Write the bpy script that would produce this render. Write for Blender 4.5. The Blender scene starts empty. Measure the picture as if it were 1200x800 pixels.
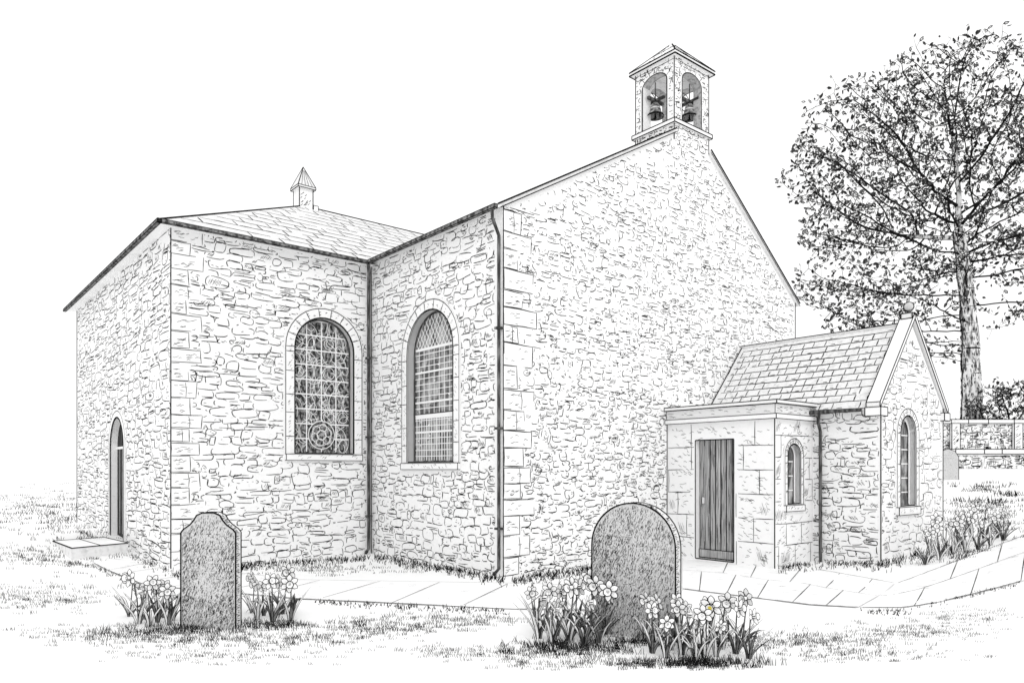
import bpy, math, random
import numpy as np
from mathutils import Vector, Matrix
from mathutils.geometry import tessellate_polygon
random.seed(7); np.random.seed(7)
R = random.uniform
scene = bpy.context.scene
COL = scene.collection
FPX, HOR, EYE = 869.0, 550.0, 1.6
Z = Vector((0,0,1))
dR = Vector((0.770,0.638,0)).normalized()
dL = Vector((-0.638,0.770,0)).normalized()
A = Vector((-0.128,11.12,0))
def L(s,t,z=0): return A + dR*s + dL*t + Z*z
def s_at(px,t):
    r=(px-600)/FPX; p=L(0,t); return (r*p.y-p.x)/(dR.x-r*dR.y)
def t_at(px,s):
    r=(px-600)/FPX; p=L(s,0); return (r*p.y-p.x)/(dL.x-r*dL.y)
def z_at(py,s,t): return EYE+(HOR-py)*L(s,t).y/FPX
def S(x):
    x=max(0,min(1,x)); return x*x*(3-2*x)
def gz(x,y):
    l=.3*S((-x-5.5)/3.5)*S((y-11)/4)
    r1=min(.6,.13*max(0,x-4.8))*S((y-6.5)/4.5)
    r2=1.3*S((y-13)/12)*S((x-6)/5)
    return l+r1+r2
def G(px,py,off=0):
    r=(px-600)/FPX; k=(HOR-py)/FPX; Y=3.0; st=.25
    while Y<70:
        if EYE+k*Y<gz(r*Y,Y): break
        Y+=st
    a,b=Y-st,Y
    for _ in range(12):
        m=(a+b)/2
        if EYE+k*m<gz(r*m,m): b=m
        else: a=m
    return Vector((r*b,b,gz(r*b,b)+off))
def at(px,py,Y): return Vector(((px-600)/FPX*Y,Y,EYE+(HOR-py)/FPX*Y))

# ---------------------------------------------------------------- materials
def mat(name,c0,c1=None,scale=(30,30,30),lo=.45,hi=.6,detail=4,rough=.95,spec=.0):
    m=bpy.data.materials.new(name); m.use_nodes=True; nt=m.node_tree; b=nt.nodes['Principled BSDF']
    b.inputs['Roughness'].default_value=rough; b.inputs['Specular IOR Level'].default_value=spec
    if isinstance(c0,(int,float)): c0=(c0,)*3
    if c1 is None:
        b.inputs['Base Color'].default_value=(*c0,1); return m
    if isinstance(c1,(int,float)): c1=(c1,)*3
    tc=nt.nodes.new('ShaderNodeTexCoord'); mp=nt.nodes.new('ShaderNodeMapping'); mp.inputs['Scale'].default_value=scale
    no=nt.nodes.new('ShaderNodeTexNoise'); no.inputs['Scale'].default_value=1; no.inputs['Detail'].default_value=detail
    rp=nt.nodes.new('ShaderNodeValToRGB'); rp.color_ramp.elements[0].position=lo; rp.color_ramp.elements[1].position=hi
    rp.color_ramp.elements[0].color=(*c0,1); rp.color_ramp.elements[1].color=(*c1,1)
    nt.links.new(tc.outputs['Object'],mp.inputs['Vector']); nt.links.new(mp.outputs[0],no.inputs['Vector'])
    nt.links.new(no.outputs['Fac'],rp.inputs['Fac']); nt.links.new(rp.outputs['Color'],b.inputs['Base Color'])
    return m
INK=mat('ink_line',.012)
GREY=mat('soft_pencil_line',.10)
STONE=mat('pale_rubble_stone',.92,.74,(14,14,30),.58,.82)
DRESS=mat('dressed_stone',.92,.82,(9,9,9),.58,.8)
SLATE=mat('pale_slate',.82,.58,(10,10,10),.48,.8)
GROUND=mat('pale_ground',.94,.88,(.8,.8,.8),.5,.75)
PAVE=mat('paving_stone',.94,.88,(3,3,3),.5,.8)
GLASS=mat('leaded_glass',.04,.42,(22,22,14),.42,.66)
GLASS2=mat('leaded_glass_grey',.12,.52,(7,7,4),.40,.64)
LEAD=mat('pale_glazing_bar',.90)
IRON=mat('black_iron',.05,.20,(20,20,4),.45,.7)
DOORM=mat('grey_door_planks',.20,.52,(60,60,2.2),.35,.65)
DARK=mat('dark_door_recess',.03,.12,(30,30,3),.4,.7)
GRAVE=mat('weathered_gravestone',.50,.66,(70,70,50),.38,.62,6)
GRIM=mat('gravestone_edge',.80,.5,(30,30,30),.45,.7)
BARK=mat('tree_bark',.85,.08,(9,9,1.8),.46,.62,5)
LEAFD=mat('dark_leaf',.02,.09,(3,3,3),.4,.6)
LEAFW=mat('pale_leaf',.75,.4,(8,8,8),.4,.7)
BLADE=mat('daffodil_leaf_pale',.90,.45,(30,30,8),.5,.75)
BLADED=mat('daffodil_leaf_dark',.04,.22,(30,30,8),.4,.62)
PETAL=mat('white_petal',.96)
CUP=mat('white_trumpet_inside',.35,.9,(90,90,90),.4,.6)
YEL=mat('yellow_trumpet',(.85,.72,.12))
BELLM=mat('bell_bronze',.05,.40,(14,14,14),.38,.62)
GREYM=mat('grey_gutter',.06,.26,(14,14,14),.42,.6)

# ---------------------------------------------------------------- mesh builder
class Fr:
    def __init__(s,o,eu,ev,n): s.o=o; s.eu=eu; s.ev=ev; s.n=n
    def __call__(s,u,v,d=0): return s.o+s.eu*u+s.ev*v+s.n*d
class MB:
    def __init__(s): s.v=[]; s.f=[]; s.m=[]; s.mats=[]
    def mi(s,m):
        if m not in s.mats: s.mats.append(m)
        return s.mats.index(m)
    def poly(s,pts,m):
        i=len(s.v); s.v.extend([tuple(p) for p in pts]); s.f.append(tuple(range(i,i+len(pts)))); s.m.append(s.mi(m))
    def obox(s,o,ax,ay,az,m,ink=0):
        c=[o,o+ax,o+ax+ay,o+ay,o+az,o+ax+az,o+ax+ay+az,o+ay+az]
        i=len(s.v); s.v.extend([tuple(p) for p in c]); k=s.mi(m)
        for q in ((0,3,2,1),(4,5,6,7),(0,1,5,4),(1,2,6,5),(2,3,7,6),(3,0,4,7)):
            s.f.append(tuple(i+j for j in q)); s.m.append(k)
        if ink:
            for e in ((0,1),(1,2),(2,3),(3,0),(4,5),(5,6),(6,7),(7,4),(0,4),(1,5),(2,6),(3,7)):
                s.tube([c[e[0]],c[e[1]]],ink,INK,4)
    def tube(s,pts,r,m,n=6,cap=True):
        k=s.mi(m); rings=[]; N=len(pts); ref=None
        for i,p in enumerate(pts):
            d=(pts[min(i+1,N-1)]-pts[max(i-1,0)]).normalized()
            if ref is None: ref=Vector((1,0,0)) if abs(d.x)<.8 else Vector((0,1,0))
            a=d.cross(ref)
            if a.length<1e-4: a=d.orthogonal()
            a.normalize(); b=d.cross(a).normalized()
            rr=r[i] if isinstance(r,(list,tuple)) else r
            i0=len(s.v)
            for j in range(n):
                th=2*math.pi*(j+.5)/n; s.v.append(tuple(p+(a*math.cos(th)+b*math.sin(th))*rr))
            rings.append(i0)
        for q in range(N-1):
            for j in range(n):
                s.f.append((rings[q]+j,rings[q]+(j+1)%n,rings[q+1]+(j+1)%n,rings[q+1]+j)); s.m.append(k)
        if cap:
            s.f.append(tuple(rings[0]+j for j in range(n))); s.m.append(k)
            s.f.append(tuple(rings[-1]+j for j in reversed(range(n)))); s.m.append(k)
    def stroke(s,F,pts,w,off=.003,taper=True,m=None):
        m=m or INK; N=len(pts)
        if N<2: return
        k=s.mi(m); i0=len(s.v)
        for i,(u,v) in enumerate(pts):
            a=pts[max(i-1,0)]; b=pts[min(i+1,N-1)]
            du,dv=b[0]-a[0],b[1]-a[1]; l=math.hypot(du,dv) or 1
            ww=w*.5
            if taper: ww*= (.35+.65*math.sin(math.pi*min(max(i/(N-1),.06),.94))**.6)*R(.8,1.2)
            s.v.append(tuple(F(u-dv/l*ww,v+du/l*ww,off))); s.v.append(tuple(F(u+dv/l*ww,v-du/l*ww,off)))
        for i in range(N-1):
            s.f.append((i0+2*i,i0+2*i+1,i0+2*i+3,i0+2*i+2)); s.m.append(k)
    def lathe(s,c,prof,m,n=16):
        k=s.mi(m); i0=len(s.v)
        for r,z in prof:
            for j in range(n):
                th=2*math.pi*j/n; s.v.append((c.x+r*math.cos(th),c.y+r*math.sin(th),c.z+z))
        for i in range(len(prof)-1):
            for j in range(n):
                s.f.append((i0+i*n+j,i0+i*n+(j+1)%n,i0+(i+1)*n+(j+1)%n,i0+(i+1)*n+j)); s.m.append(k)
    def build(s,name,parent=None,origin=None,smooth=False):
        o0=origin if origin is not None else Vector((0,0,0))
        me=bpy.data.meshes.new(name)
        me.from_pydata([(a-o0.x,b-o0.y,c-o0.z) for a,b,c in s.v],[],s.f)
        for m in s.mats: me.materials.append(m)
        me.polygons.foreach_set('material_index',s.m)
        if smooth: me.polygons.foreach_set('use_smooth',[True]*len(s.f))
        me.update()
        o=bpy.data.objects.new(name,me); COL.objects.link(o)
        if parent: o.parent=parent
        else: o.location=o0
        return o
def tag(o,label=None,cat=None,group=None,kind=None):
    if label: o['label']=label
    if cat: o['category']=cat
    if group: o['group']=group
    if kind: o['kind']=kind
    return o
def empty(name,loc):
    o=bpy.data.objects.new(name,None); COL.objects.link(o); o.location=loc; o.empty_display_size=.2; return o

def inpoly(u,v,P):
    c=False; n=len(P); j=n-1
    for i in range(n):
        a,b=P[i],P[j]
        if (a[1]>v)!=(b[1]>v) and u<(b[0]-a[0])*(v-a[1])/(b[1]-a[1])+a[0]: c=not c
        j=i
    return c
def clipline(mb,F,p0,p1,w,ok,amp=.006,step=.09,gap=0,off=.003):
    d=math.hypot(p1[0]-p0[0],p1[1]-p0[1]); n=max(2,int(d/step)); cur=[]
    ph=R(0,6)
    for i in range(n+1):
        f=i/n; u=p0[0]+(p1[0]-p0[0])*f; v=p0[1]+(p1[1]-p0[1])*f
        nx,ny=-(p1[1]-p0[1])/d,(p1[0]-p0[0])/d
        q=amp*(math.sin(ph+f*d*3.1)+R(-.5,.5))
        if ok(u,v) and not (gap and R(0,1)<gap): cur.append((u+nx*q,v+ny*q))
        else:
            if len(cur)>1: mb.stroke(F,cur,w,off)
            cur=[]
    if len(cur)>1: mb.stroke(F,cur,w,off)
def wline(mb,F,p0,p1,w=.014,amp=.005,gap=0,off=.003): clipline(mb,F,p0,p1,w,lambda u,v:True,amp,.12,gap,off)

def arch(uc,a,vb,sp,rise=None,n=18):
    rise=rise or a
    P=[(uc-a,vb),(uc-a,sp)]
    for i in range(1,n): th=math.pi*(1-i/n); P.append((uc+a*math.cos(th),sp+rise*math.sin(th)))
    P+= [(uc+a,sp),(uc+a,vb)]
    return P
def panel(mb,F,outer,holes,depth,m,inner=False,rev=None):
    for d in ((0,-depth) if inner else (0,)):
        loops=[outer]+holes; flat=[p for l in loops for p in l]
        for t in tessellate_polygon([[Vector((u,v,0)) for u,v in l] for l in loops]):
            mb.poly([F(flat[i][0],flat[i][1],d) for i in t],m)
    for h in holes:
        for i in range(len(h)):
            a,b=h[i],h[(i+1)%len(h)]
            mb.poly([F(*a),F(*b),F(*b,-depth),F(*a,-depth)],rev or m)
            mb.stroke(F,[a,b],.02,.004,False)

def rubble(mb,F,u0,u1,v0,v1,ok,w=.013,h=(.11,.2),l=(.2,.6),p=(.9,.7,.55,.5),hatch=.05,dens=None,tick=.25,rnd=(2.4,4.2)):
    def run(pts,w):
        cur=[]
        for q in pts:
            if ok(*q): cur.append(q)
            else:
                if len(cur)>1: mb.stroke(F,cur,w)
                cur=[]
        if len(cur)>1: mb.stroke(F,cur,w)
    def stone(a,b,c,d,k):
        g=R(.003,.011); cu,cv=a+c/2+R(-.012,.012),b+d/2+R(-.016,.016); hw,hh=c/2-g,d/2-g*.8
        if hw<.02 or hh<.015: return
        e=2/R(*rnd); rot=R(-.07,.07); sk=R(-.25,.25)*hh; tp=R(-.18,.18)
        ph=R(0,6); am=R(.0,.010)
        def P(t):
            x=math.copysign(abs(math.cos(t))**e,math.cos(t)); y=math.copysign(abs(math.sin(t))**e,math.sin(t))
            X=hw*x+sk*y; Y=hh*y*(1+tp*x)
            q=am*math.sin(3*t+ph)
            X+=q; Y+=q*.7+R(-.0015,.0015)
            return (cu+X-Y*rot,cv+Y+X*rot)
        for i,(c0,pp) in enumerate(((270,p[0]),(0,p[1]),(90,p[2]),(180,p[3]))):
            if R(0,1)<pp*k:
                a0=math.radians(c0-45+R(-22,24)); a1=math.radians(c0+45+R(-24,22)); n=8
                pts=[P(a0+(a1-a0)*q/n) for q in range(n+1)]
                if R(0,1)<.22: m=random.randint(2,6); pts=pts[:m+1] if R(0,1)<.5 else pts[m:]
                run(pts,w*R(.65,1.3))
        if R(0,1)<tick*k:
            for _ in range(random.randint(1,3)):
                x,y=cu+R(-.7,.7)*hw,cv+R(-.6,.6)*hh; q=R(.015,.06); an=R(-.5,.5)
                run([(x,y),(x+q*.5*math.cos(an),y+q*.5*math.sin(an)+.003),(x+q*math.cos(an),y+q*math.sin(an))],w*.65)
        if R(0,1)<hatch*k:
            nn=random.randint(4,9); s=R(.015,.025); x0=cu-hw*R(.2,.8)
            for q in range(nn):
                x=x0+s*q; y=cv+hh*R(-.6,-.2)
                run([(x,y),(x+.02,y+hh*.5),(x+.035,y+hh*R(.7,1.1))],w*.5)
    v=v0; p1=R(0,6)
    while v<v1:
        hh=R(*h); u=u0-R(0,.4)
        while u<u1:
            ll=R(*l)*(.6 if R(0,1)<.35 else 1)
            wv=.045*math.sin(u*1.3+v*.8+p1)+.03*math.sin(u*3.7+v*2+p1*2)+R(-.018,.018)
            sub=[(u,v+wv,ll,hh)]; r=R(0,1)
            if r<.22 and hh>.12: f=R(.4,.6); sub=[(u,v+wv,ll*R(.85,1),hh*f),(u+R(0,.05),v+wv+hh*f,ll*R(.6,.95),hh*(1-f))]
            elif r<.34: sub=[(u,v+wv-R(0,.05),ll*.8,hh+R(.02,.07))]
            for (a,b,c,d) in sub: stone(a,b,c,d,dens(a+c/2,b+d/2) if dens else 1)
            u+=ll
        v+=hh
def slates(mb,F,P,row,wd,w,gap=.05):
    ok=lambda u,v: inpoly(u,v,P)
    us=[p[0] for p in P]; vs=[p[1] for p in P]; v=min(vs); i=0
    while v<max(vs):
        clipline(mb,F,(min(us),v),(max(us),v),w,ok,.007,.1,gap,.004)
        u=min(us)+(wd/2 if i%2 else 0)
        while u<max(us):
            x=u+R(-.03,.03)
            if ok(x,v+.02) and ok(x,v+row*.9) and R(0,1)<.9: mb.stroke(F,[(x,v+.01),(x+R(-.008,.008),v+row*.5),(x,v+row*R(.8,1))],w*R(.6,1),.004)
            if R(0,1)<.35 and ok(x+.05,v+.02) and ok(x+wd*.6,v+.05): mb.stroke(F,[(x+.05,v+.03),(x+wd*.3,v+.035),(x+wd*R(.4,.7),v+.03)],w*.7,.004)
            u+=wd*R(.85,1.15)
        v+=row; i+=1

# ---------------------------------------------------------------- church
church=empty('stone_church',A)
tag(church,'pale rubble stone church with slate roofs, bellcote, hipped wing and flat-topped porch','church')
O=A
def part(mb,name,parent=None,label=None,smooth=False):
    o=mb.build(name,parent or church,O,smooth)
    if label: o['label']=label
    return o
NW=5.56; TW=4.03; SW=-3.615; TD=12.1; TN=16.1; SE=8.31
Fg=Fr(L(0,0),dR,Z,-dL)
Fs=Fr(L(0,0),dL,Z,-dR)
Fw=Fr(L(0,TW),dR,Z,-dL)
Fe=Fr(L(SW,0),dL,Z,-dR)
def rz(s): return 5.62+.56*s if s<4.58 else 8.18-.76*(s-4.58)

def window(F,uc,a,vb,vt,b,style,name_label,glassm,depth=.16,sillh=.13):
    sp=vt-a; H=arch(uc,a,vb,sp); Oo=arch(uc,a+b,vb-.02,sp)
    mb=MB(); n=len(H); wj=.013 if a>.3 else .009
    for i in range(n-1):
        mb.poly([F(*H[i],.02),F(*H[i+1],.02),F(*Oo[i+1],.02),F(*Oo[i],.02)],DRESS)
        mb.poly([F(*Oo[i],.02),F(*Oo[i+1],.02),F(*Oo[i+1],-.01),F(*Oo[i],-.01)],DRESS)
        mb.poly([F(*H[i],.02),F(*H[i+1],.02),F(*H[i+1],-depth),F(*H[i],-depth)],DRESS)
        mb.stroke(F,[H[i],H[i+1]],.024,.024,False); mb.stroke(F,[Oo[i],Oo[i+1]],.014,.024,False)
    for i in range(1,19,2):
        if i<n-1: mb.stroke(F,[H[i],((H[i][0]+Oo[i][0])/2,(H[i][1]+Oo[i][1])/2),Oo[i]],wj,.024)
    for i in range(1,19):
        for _ in range(3):
            f=R(.2,.7); x=H[i][0]+(Oo[i][0]-H[i][0])*f+R(-.03,.03)*a; y=H[i][1]+(Oo[i][1]-H[i][1])*f; mb.stroke(F,[(x,y),(x+.012,y+.015),(x+.03,y+.02)],.006,.024)
    v=vb+.28
    while v<sp:
        for sg in (-1,1):
            vv=v+R(-.06,.06); mb.stroke(F,[(uc+sg*a,vv),(uc+sg*(a+b/2),vv),(uc+sg*(a+b),vv)],wj,.024)
            for _ in range(7): vv=v+R(-.2,.2); x=uc+sg*(a+b*R(.15,.75)); mb.stroke(F,[(x,vv),(x+.01,vv+.02),(x+.03,vv+.03)],.006,.024)
        v+=R(.32,.42)
    wn=part(mb,'window',None,name_label)
    g=MB()
    for t in tessellate_polygon([[Vector((u,v,0)) for u,v in H]]): g.poly([F(H[i][0],H[i][1],-depth+.01) for i in t],glassm)
    part(g,'glass_pane',wn)
    q=MB(); dd=-depth+.02
    ia=lambda u,v: (v>vb and abs(u-uc)<a*.985 and (v<sp or ((u-uc)/a)**2+((v-sp)/a)**2<.97))
    def ln(p0,p1,w,d=dd,m=LEAD):
        k=max(2,int(math.hypot(p1[0]-p0[0],p1[1]-p0[1])/.03)); cur=[]
        for i in range(k+1):
            x=p0[0]+(p1[0]-p0[0])*i/k; y=p0[1]+(p1[1]-p0[1])*i/k
            if ia(x,y): cur.append((x,y))
            else:
                if len(cur)>1: q.stroke(F,cur,w,d,False,m)
                cur=[]
        if len(cur)>1: q.stroke(F,cur,w,d,False,m)
    def circ(cx,cy,r,w,d=dd+.002,m=LEAD,sq=1,a0=0,a1=16):
        pts=[(cx+r*math.cos(t*math.pi/8),cy+r*sq*math.sin(t*math.pi/8)) for t in range(a0,a1+1)]
        for x,y in zip(pts,pts[1:]): ln(x,y,w,d,m)
    if style=='ornate':
        cw=a*2/4; rh=.27; cy=vb+.34
        for _ in range(150):
            x=R(uc-a,uc+a); y=R(vb,vt); an=R(0,6.28); cv=R(-.9,.9); pts=[(x,y)]
            for i in range(random.randint(4,9)):
                an+=cv*.6; x+=.032*math.cos(an); y+=.04*math.sin(an); pts.append((x,y))
            for p0,p1 in zip(pts,pts[1:]):
                if math.hypot(p0[0]-uc,p0[1]-cy)>.29: ln(p0,p1,R(.007,.013),dd+.003)
        for i in range(-1,10):
            for k in range(4):
                x=uc-a+cw*(k+.5); y=vb+rh*(i+.5)
                if math.hypot(x-uc,y-cy)<.33: continue
                c=random.randrange(4)
                if c==0: circ(x,y,cw*R(.28,.42),.010,dd+.004,LEAD,R(.9,1.4))
                elif c==1:
                    for r in (.3,.6): circ(x-cw/2,y-rh/2,cw*r*1.2,.009,dd+.004,LEAD,1.1,0,4)
                elif c==2:
                    for r in (-1,1): circ(x+r*cw*.45,y,cw*.42,.010,dd+.004,LEAD,1.6,12 if r<0 else 4,20 if r<0 else 12)
        for k in range(5): ln((uc-a+cw*k,vb),(uc-a+cw*k,vt),.022,dd+.006)
        v=vb+rh
        while v<vt: ln((uc-a,v),(uc+a,v),.024,dd+.007); v+=rh
        N=24
        q.poly([F(uc+.26*math.cos(t*6.2832/N),cy+.26*math.sin(t*6.2832/N),dd+.009) for t in range(N)],glassm)
        for r,wd in ((.26,.015),(.19,.011),(.09,.013)): circ(uc,cy,r,wd,dd+.012)
        for k in range(6):
            th=k*math.pi/3+.3; circ(uc+.14*math.cos(th),cy+.14*math.sin(th),.07,.010,dd+.012)
    elif style=='grid':
        nc=9; top=sp+.10
        for k in range(1,nc): ln((uc-a+2*a*k/nc,vb),(uc-a+2*a*k/nc,top),.016,dd+.002)
        v=vb; i=0
        while v<top: ln((uc-a,v),(uc+a,v),.014 if i%5 else .034,dd+.003); v+=.105; i+=1
        ln((uc-a,top),(uc+a,top),.05,dd+.004); ln((uc-a,vb+.80),(uc+a,vb+.80),.08,dd+.004); ln((uc-a,vb+.845),(uc+a,vb+.845),.014,dd+.006,INK)
        for _ in range(40):
            x=R(uc-a,uc+a); y=R(vb,top); ln((x,y),(x+R(.02,.07),y+R(-.02,.02)),.02,dd+.001,GREY if R(0,1)<.5 else LEAD)
        for k in range(9): ln((uc-a+2*a*(k+.5)/nc,vb+.03),(uc-a+2*a*(k+.5)/nc,vb+.76),.030,dd+.001,SLATE)
        for k in range(-16,17):
            ln((uc+k*.105-.8,top-.0),(uc+k*.105,top+1.3),.016); ln((uc+k*.105+.8,top-.0),(uc+k*.105,top+1.3),.016,dd+.002)
    elif style=='sash':
        ln((uc,vb),(uc,vt),.02)
        v=vb+.22
        while v<vt: ln((uc-a,v),(uc+a,v),.02); v+=.24
    f=MB()
    fr=.94 if a>.3 else .82
    In=arch(uc,a*fr,vb+.03,sp,a*fr)
    for i in range(n-1): f.poly([F(*H[i],dd+.02),F(*H[i+1],dd+.02),F(*In[i+1],dd+.02),F(*In[i],dd+.02)],IRON if a>.3 else DRESS)
    part(f,'window_frame',wn)
    if q.v: part(q,'glazing_bars',wn)
    sb=MB(); o=F(uc-a-b,vb-sillh,-.05)
    sb.obox(o,F.eu*(2*a+2*b),F.n*.1,Z*(sillh-.02),DRESS,.007)
    Fq_=Fr(F(0,0,.05),F.eu,F.ev,F.n)
    for _ in range(int(22*a)+5):
        x=R(uc-a-b,uc+a+b-.1); y=R(vb-sillh+.01,vb-.05); sb.stroke(Fq_,[(x,y),(x+.02,y+.02),(x+.04,y+.03)],.006,.003)
    part(sb,'window_sill',wn)
    return wn,H

def arcpar(pxl,pxr,pyt,pyb,kind,const):
    f=s_at if kind=='t' else t_at
    a0,a1=f(pxl,const),f(pxr,const); uc=(a0+a1)/2
    s,t=(uc,const) if kind=='t' else (const,uc)
    return uc,abs(a1-a0)/2,z_at(pyb,s,t),z_at(pyt,s,t)
W1=arcpar(345,414,373,531,'t',TW); W2=arcpar(478,532,363,541,'s',0.0)
DW=arcpar(130,146,489,640,'s',SW)
def okarch(W,b,sill=.15):
    uc,a,vb,vt=W; sp=vt-a
    def f(u,v):
        if abs(u-uc)>a+b or v<vb-sill: return True
        if v<=sp: return False
        return ((u-uc)/(a+b))**2+((v-sp)/(a+b))**2>1
    return f
def blocks(mb,F,QB,sgn=1,u0=0,proud=.008,w=.013):
    for v,top,l in QB:
        x0,x1=(u0,u0+l*sgn)
        P=[(x0,v+.008),(x1,v+.008+R(-.012,.012)),(x1+R(-.02,.02),top-.008+R(-.01,.01)),(x0,top-.008)]
        for i in range(4): wline(mb,F,P[i],P[(i+1)%4],w,.006,.07,proud+.003)
        for q in range(random.randint(4,10)):
            x,y=u0+sgn*R(.02,max(.03,l-.1)),R(v+.04,top-.07); mb.stroke(F,[(x,y),(x+.03,y+R(-.01,.02)),(x+R(.05,.1)*(1 if sgn>0 else .5),y+R(-.01,.03))],.007,proud+.003)
        if R(0,1)<.2: mb.stroke(F,[(u0+sgn*l*.6,v+.01),(u0+sgn*l*.62,(v+top)/2),(u0+sgn*l*.58,top-.02)],w*.8,proud+.003)
def mkq(lo,hi,step=(.24,.36)):
    Q=[]; v=0; k=0
    while v<NW-.05:
        hq=R(*step); Q.append((v,min(v+hq,NW-.01),R(*(hi if k%2 else lo)))); v+=hq; k+=1
    return Q
def ql(Q,v):
    for a,b,l in Q:
        if a<=v<b: return l
    return .3
# gable wall
mb=MB()
gp=[(0,-.3),(SE,-.3),(SE,rz(SE)-.06),(5.11,rz(5.11)-.05),(5.11,7.9),(4.06,7.9),(4.06,rz(4.06)-.05),(0,NW)]
panel(mb,Fg,gp,[],.2,STONE)
QB=mkq((.26,.42),(.5,.70))
def okg(u,v): return u>ql(QB,v)+.02 and inpoly(u,v,gp) and inpoly(u-.05,v+.06,gp) and inpoly(u+.05,v+.06,gp) if u<SE-.03 else False
def densg(u,v): return 1.0+.25*S((2.2-v)/1.5) if v<2.6 else max(.78,1-.07*(v-2.6))
rubble(mb,Fg,.2,SE,-.05,8,okg,.0125,(.065,.12),(.11,.32),(.86,.42,.34,.24),.09,densg,.5,(2.0,3.2))
mb.tube([Fg(0,-.2),Fg(0,NW)],.009,INK,4); mb.tube([Fg(SE,-.2),Fg(SE,rz(SE))],.012,INK,4)
part(mb,'gable_wall')
mb=MB()
for v,top,l in QB:
    mb.obox(Fg(0,v+.006,-.02),dR*l,-dL*.028,Z*(top-v-.012),DRESS)
    mb.obox(Fs(0,v+.006,-.02),dL*.18,-dR*.026,Z*(top-v-.012),DRESS)
blocks(mb,Fg,QB,1,0,.008,.014)
part(mb,'quoins')
# nave side wall
BW=.17
mb=MB(); panel(mb,Fs,[(0,-.3),(TW,-.3),(TW,NW),(0,NW)],[arch(W2[0],W2[1],W2[2],W2[3]-W2[1])],.16,STONE)
k2=okarch(W2,BW+.03)
rubble(mb,Fs,.2,TW,-.05,NW,lambda u,v:.2<u<TW-.03 and v<NW-.04 and k2(u,v),.0128,(.085,.16),(.17,.46),(.95,.8,.68,.6),.09,None,.4)
panel(mb,Fs,[(TD,-.3),(TN,-.3),(TN,NW),(TD,NW)],[],.1,STONE)
part(mb,'side_wall')
# far walls
mb=MB(); Fr2=Fr(L(SE,0),dL,Z,dR); panel(mb,Fr2,[(0,-.3),(TN,-.3),(TN,rz(SE)-.05),(0,rz(SE)-.05)],[],.1,STONE)
rubble(mb,Fr2,0,TN,0,5.3,lambda u,v:.03<u<TN-.03 and v<5.2,.0135,(.14,.24),(.3,.7),(.9,.5,.3,.3),.03)
Fb=Fr(L(0,TN),dR,Z,dL); panel(mb,Fb,[(0,-.3),(SE,-.3),(SE,rz(SE)-.06),(4.58,8.1),(0,NW)],[],.1,STONE)
part(mb,'rear_wall')
# wing walls
QW=mkq((.22,.32),(.38,.52),(.2,.3))
mb=MB(); panel(mb,Fw,[(SW,-.3),(0,-.3),(0,NW),(SW,NW)],[arch(W1[0],W1[1],W1[2],W1[3]-W1[1])],.16,STONE)
k1=okarch(W1,BW+.03)
rubble(mb,Fw,SW,0,-.05,NW,lambda u,v:u>SW+ql(QW,v)+.02 and u<-.1 and v<NW-.04 and k1(u,v),.0128,(.085,.16),(.18,.50),(.95,.8,.68,.6),.10,None,.4)
blocks(mb,Fw,QW,1,SW,0,.012)
mb.tube([Fw(SW,-.2),Fw(SW,NW)],.010,INK,4); mb.tube([Fw(-.005,-.2,.01),Fw(-.005,NW,.01)],.011,INK,4)
part(mb,'wing_front_wall')
mb=MB(); panel(mb,Fe,[(TW,-.3),(TD,-.3),(TD,NW),(TW,NW)],[arch(DW[0],DW[1],-.1,DW[3]-DW[1])],.16,STONE)
kd=okarch((DW[0],DW[1],-.1,DW[3]),.14)
rubble(mb,Fe,TW,TD,-.05,NW,lambda u,v:TW+.03<u<TD-.03 and v<NW-.04 and kd(u,v),.0140,(.09,.17),(.25,.75),(.95,.8,.68,.6),.14,None,.7)
mb.tube([Fe(TD,-.2),Fe(TD,NW)],.014,INK,4)
Fk=Fr(L(0,TD),dR,Z,dL); panel(mb,Fk,[(SW,-.3),(0,-.3),(0,NW),(SW,NW)],[],.1,STONE)
part(mb,'wing_end_wall')
window(Fw,W1[0],W1[1],W1[2],W1[3],BW,'ornate','arched church window with ornate leaded glass and round medallion',GLASS)
window(Fs,W2[0],W2[1],W2[2],W2[3],BW,'grid','arched church window with small rectangular panes and lattice head',GLASS2)
# wing door
mb=MB(); uc,a,vb,vt=DW; H=arch(uc,a,-.1,vt-a); Oo=arch(uc,a+.13,-.1,vt-a)
for i in range(len(H)-1):
    mb.poly([Fe(*H[i],.02),Fe(*H[i+1],.02),Fe(*Oo[i+1],.02),Fe(*Oo[i],.02)],DRESS); mb.poly([Fe(*Oo[i],.02),Fe(*Oo[i+1],.02),Fe(*Oo[i+1],-.01),Fe(*Oo[i],-.01)],DRESS)
    mb.stroke(Fe,[H[i],H[i+1]],.035,.024,False); mb.stroke(Fe,[Oo[i],Oo[i+1]],.014,.024,False)
dr=part(mb,'door_surround',None,'stone surround of the narrow arched door in the wing end')
mb=MB()
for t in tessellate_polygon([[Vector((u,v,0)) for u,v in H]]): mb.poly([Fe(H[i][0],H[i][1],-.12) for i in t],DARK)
for k in range(1,5): mb.stroke(Fe,[(uc-a+2*a*k/5,.3),(uc-a+2*a*k/5,vt-a)],.02,-.115,False,SLATE)
mb.stroke(Fe,[(uc-a,vt-a),(uc+a,vt-a)],.05,-.112,False,LEAD)
part(mb,'door',dr)

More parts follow.
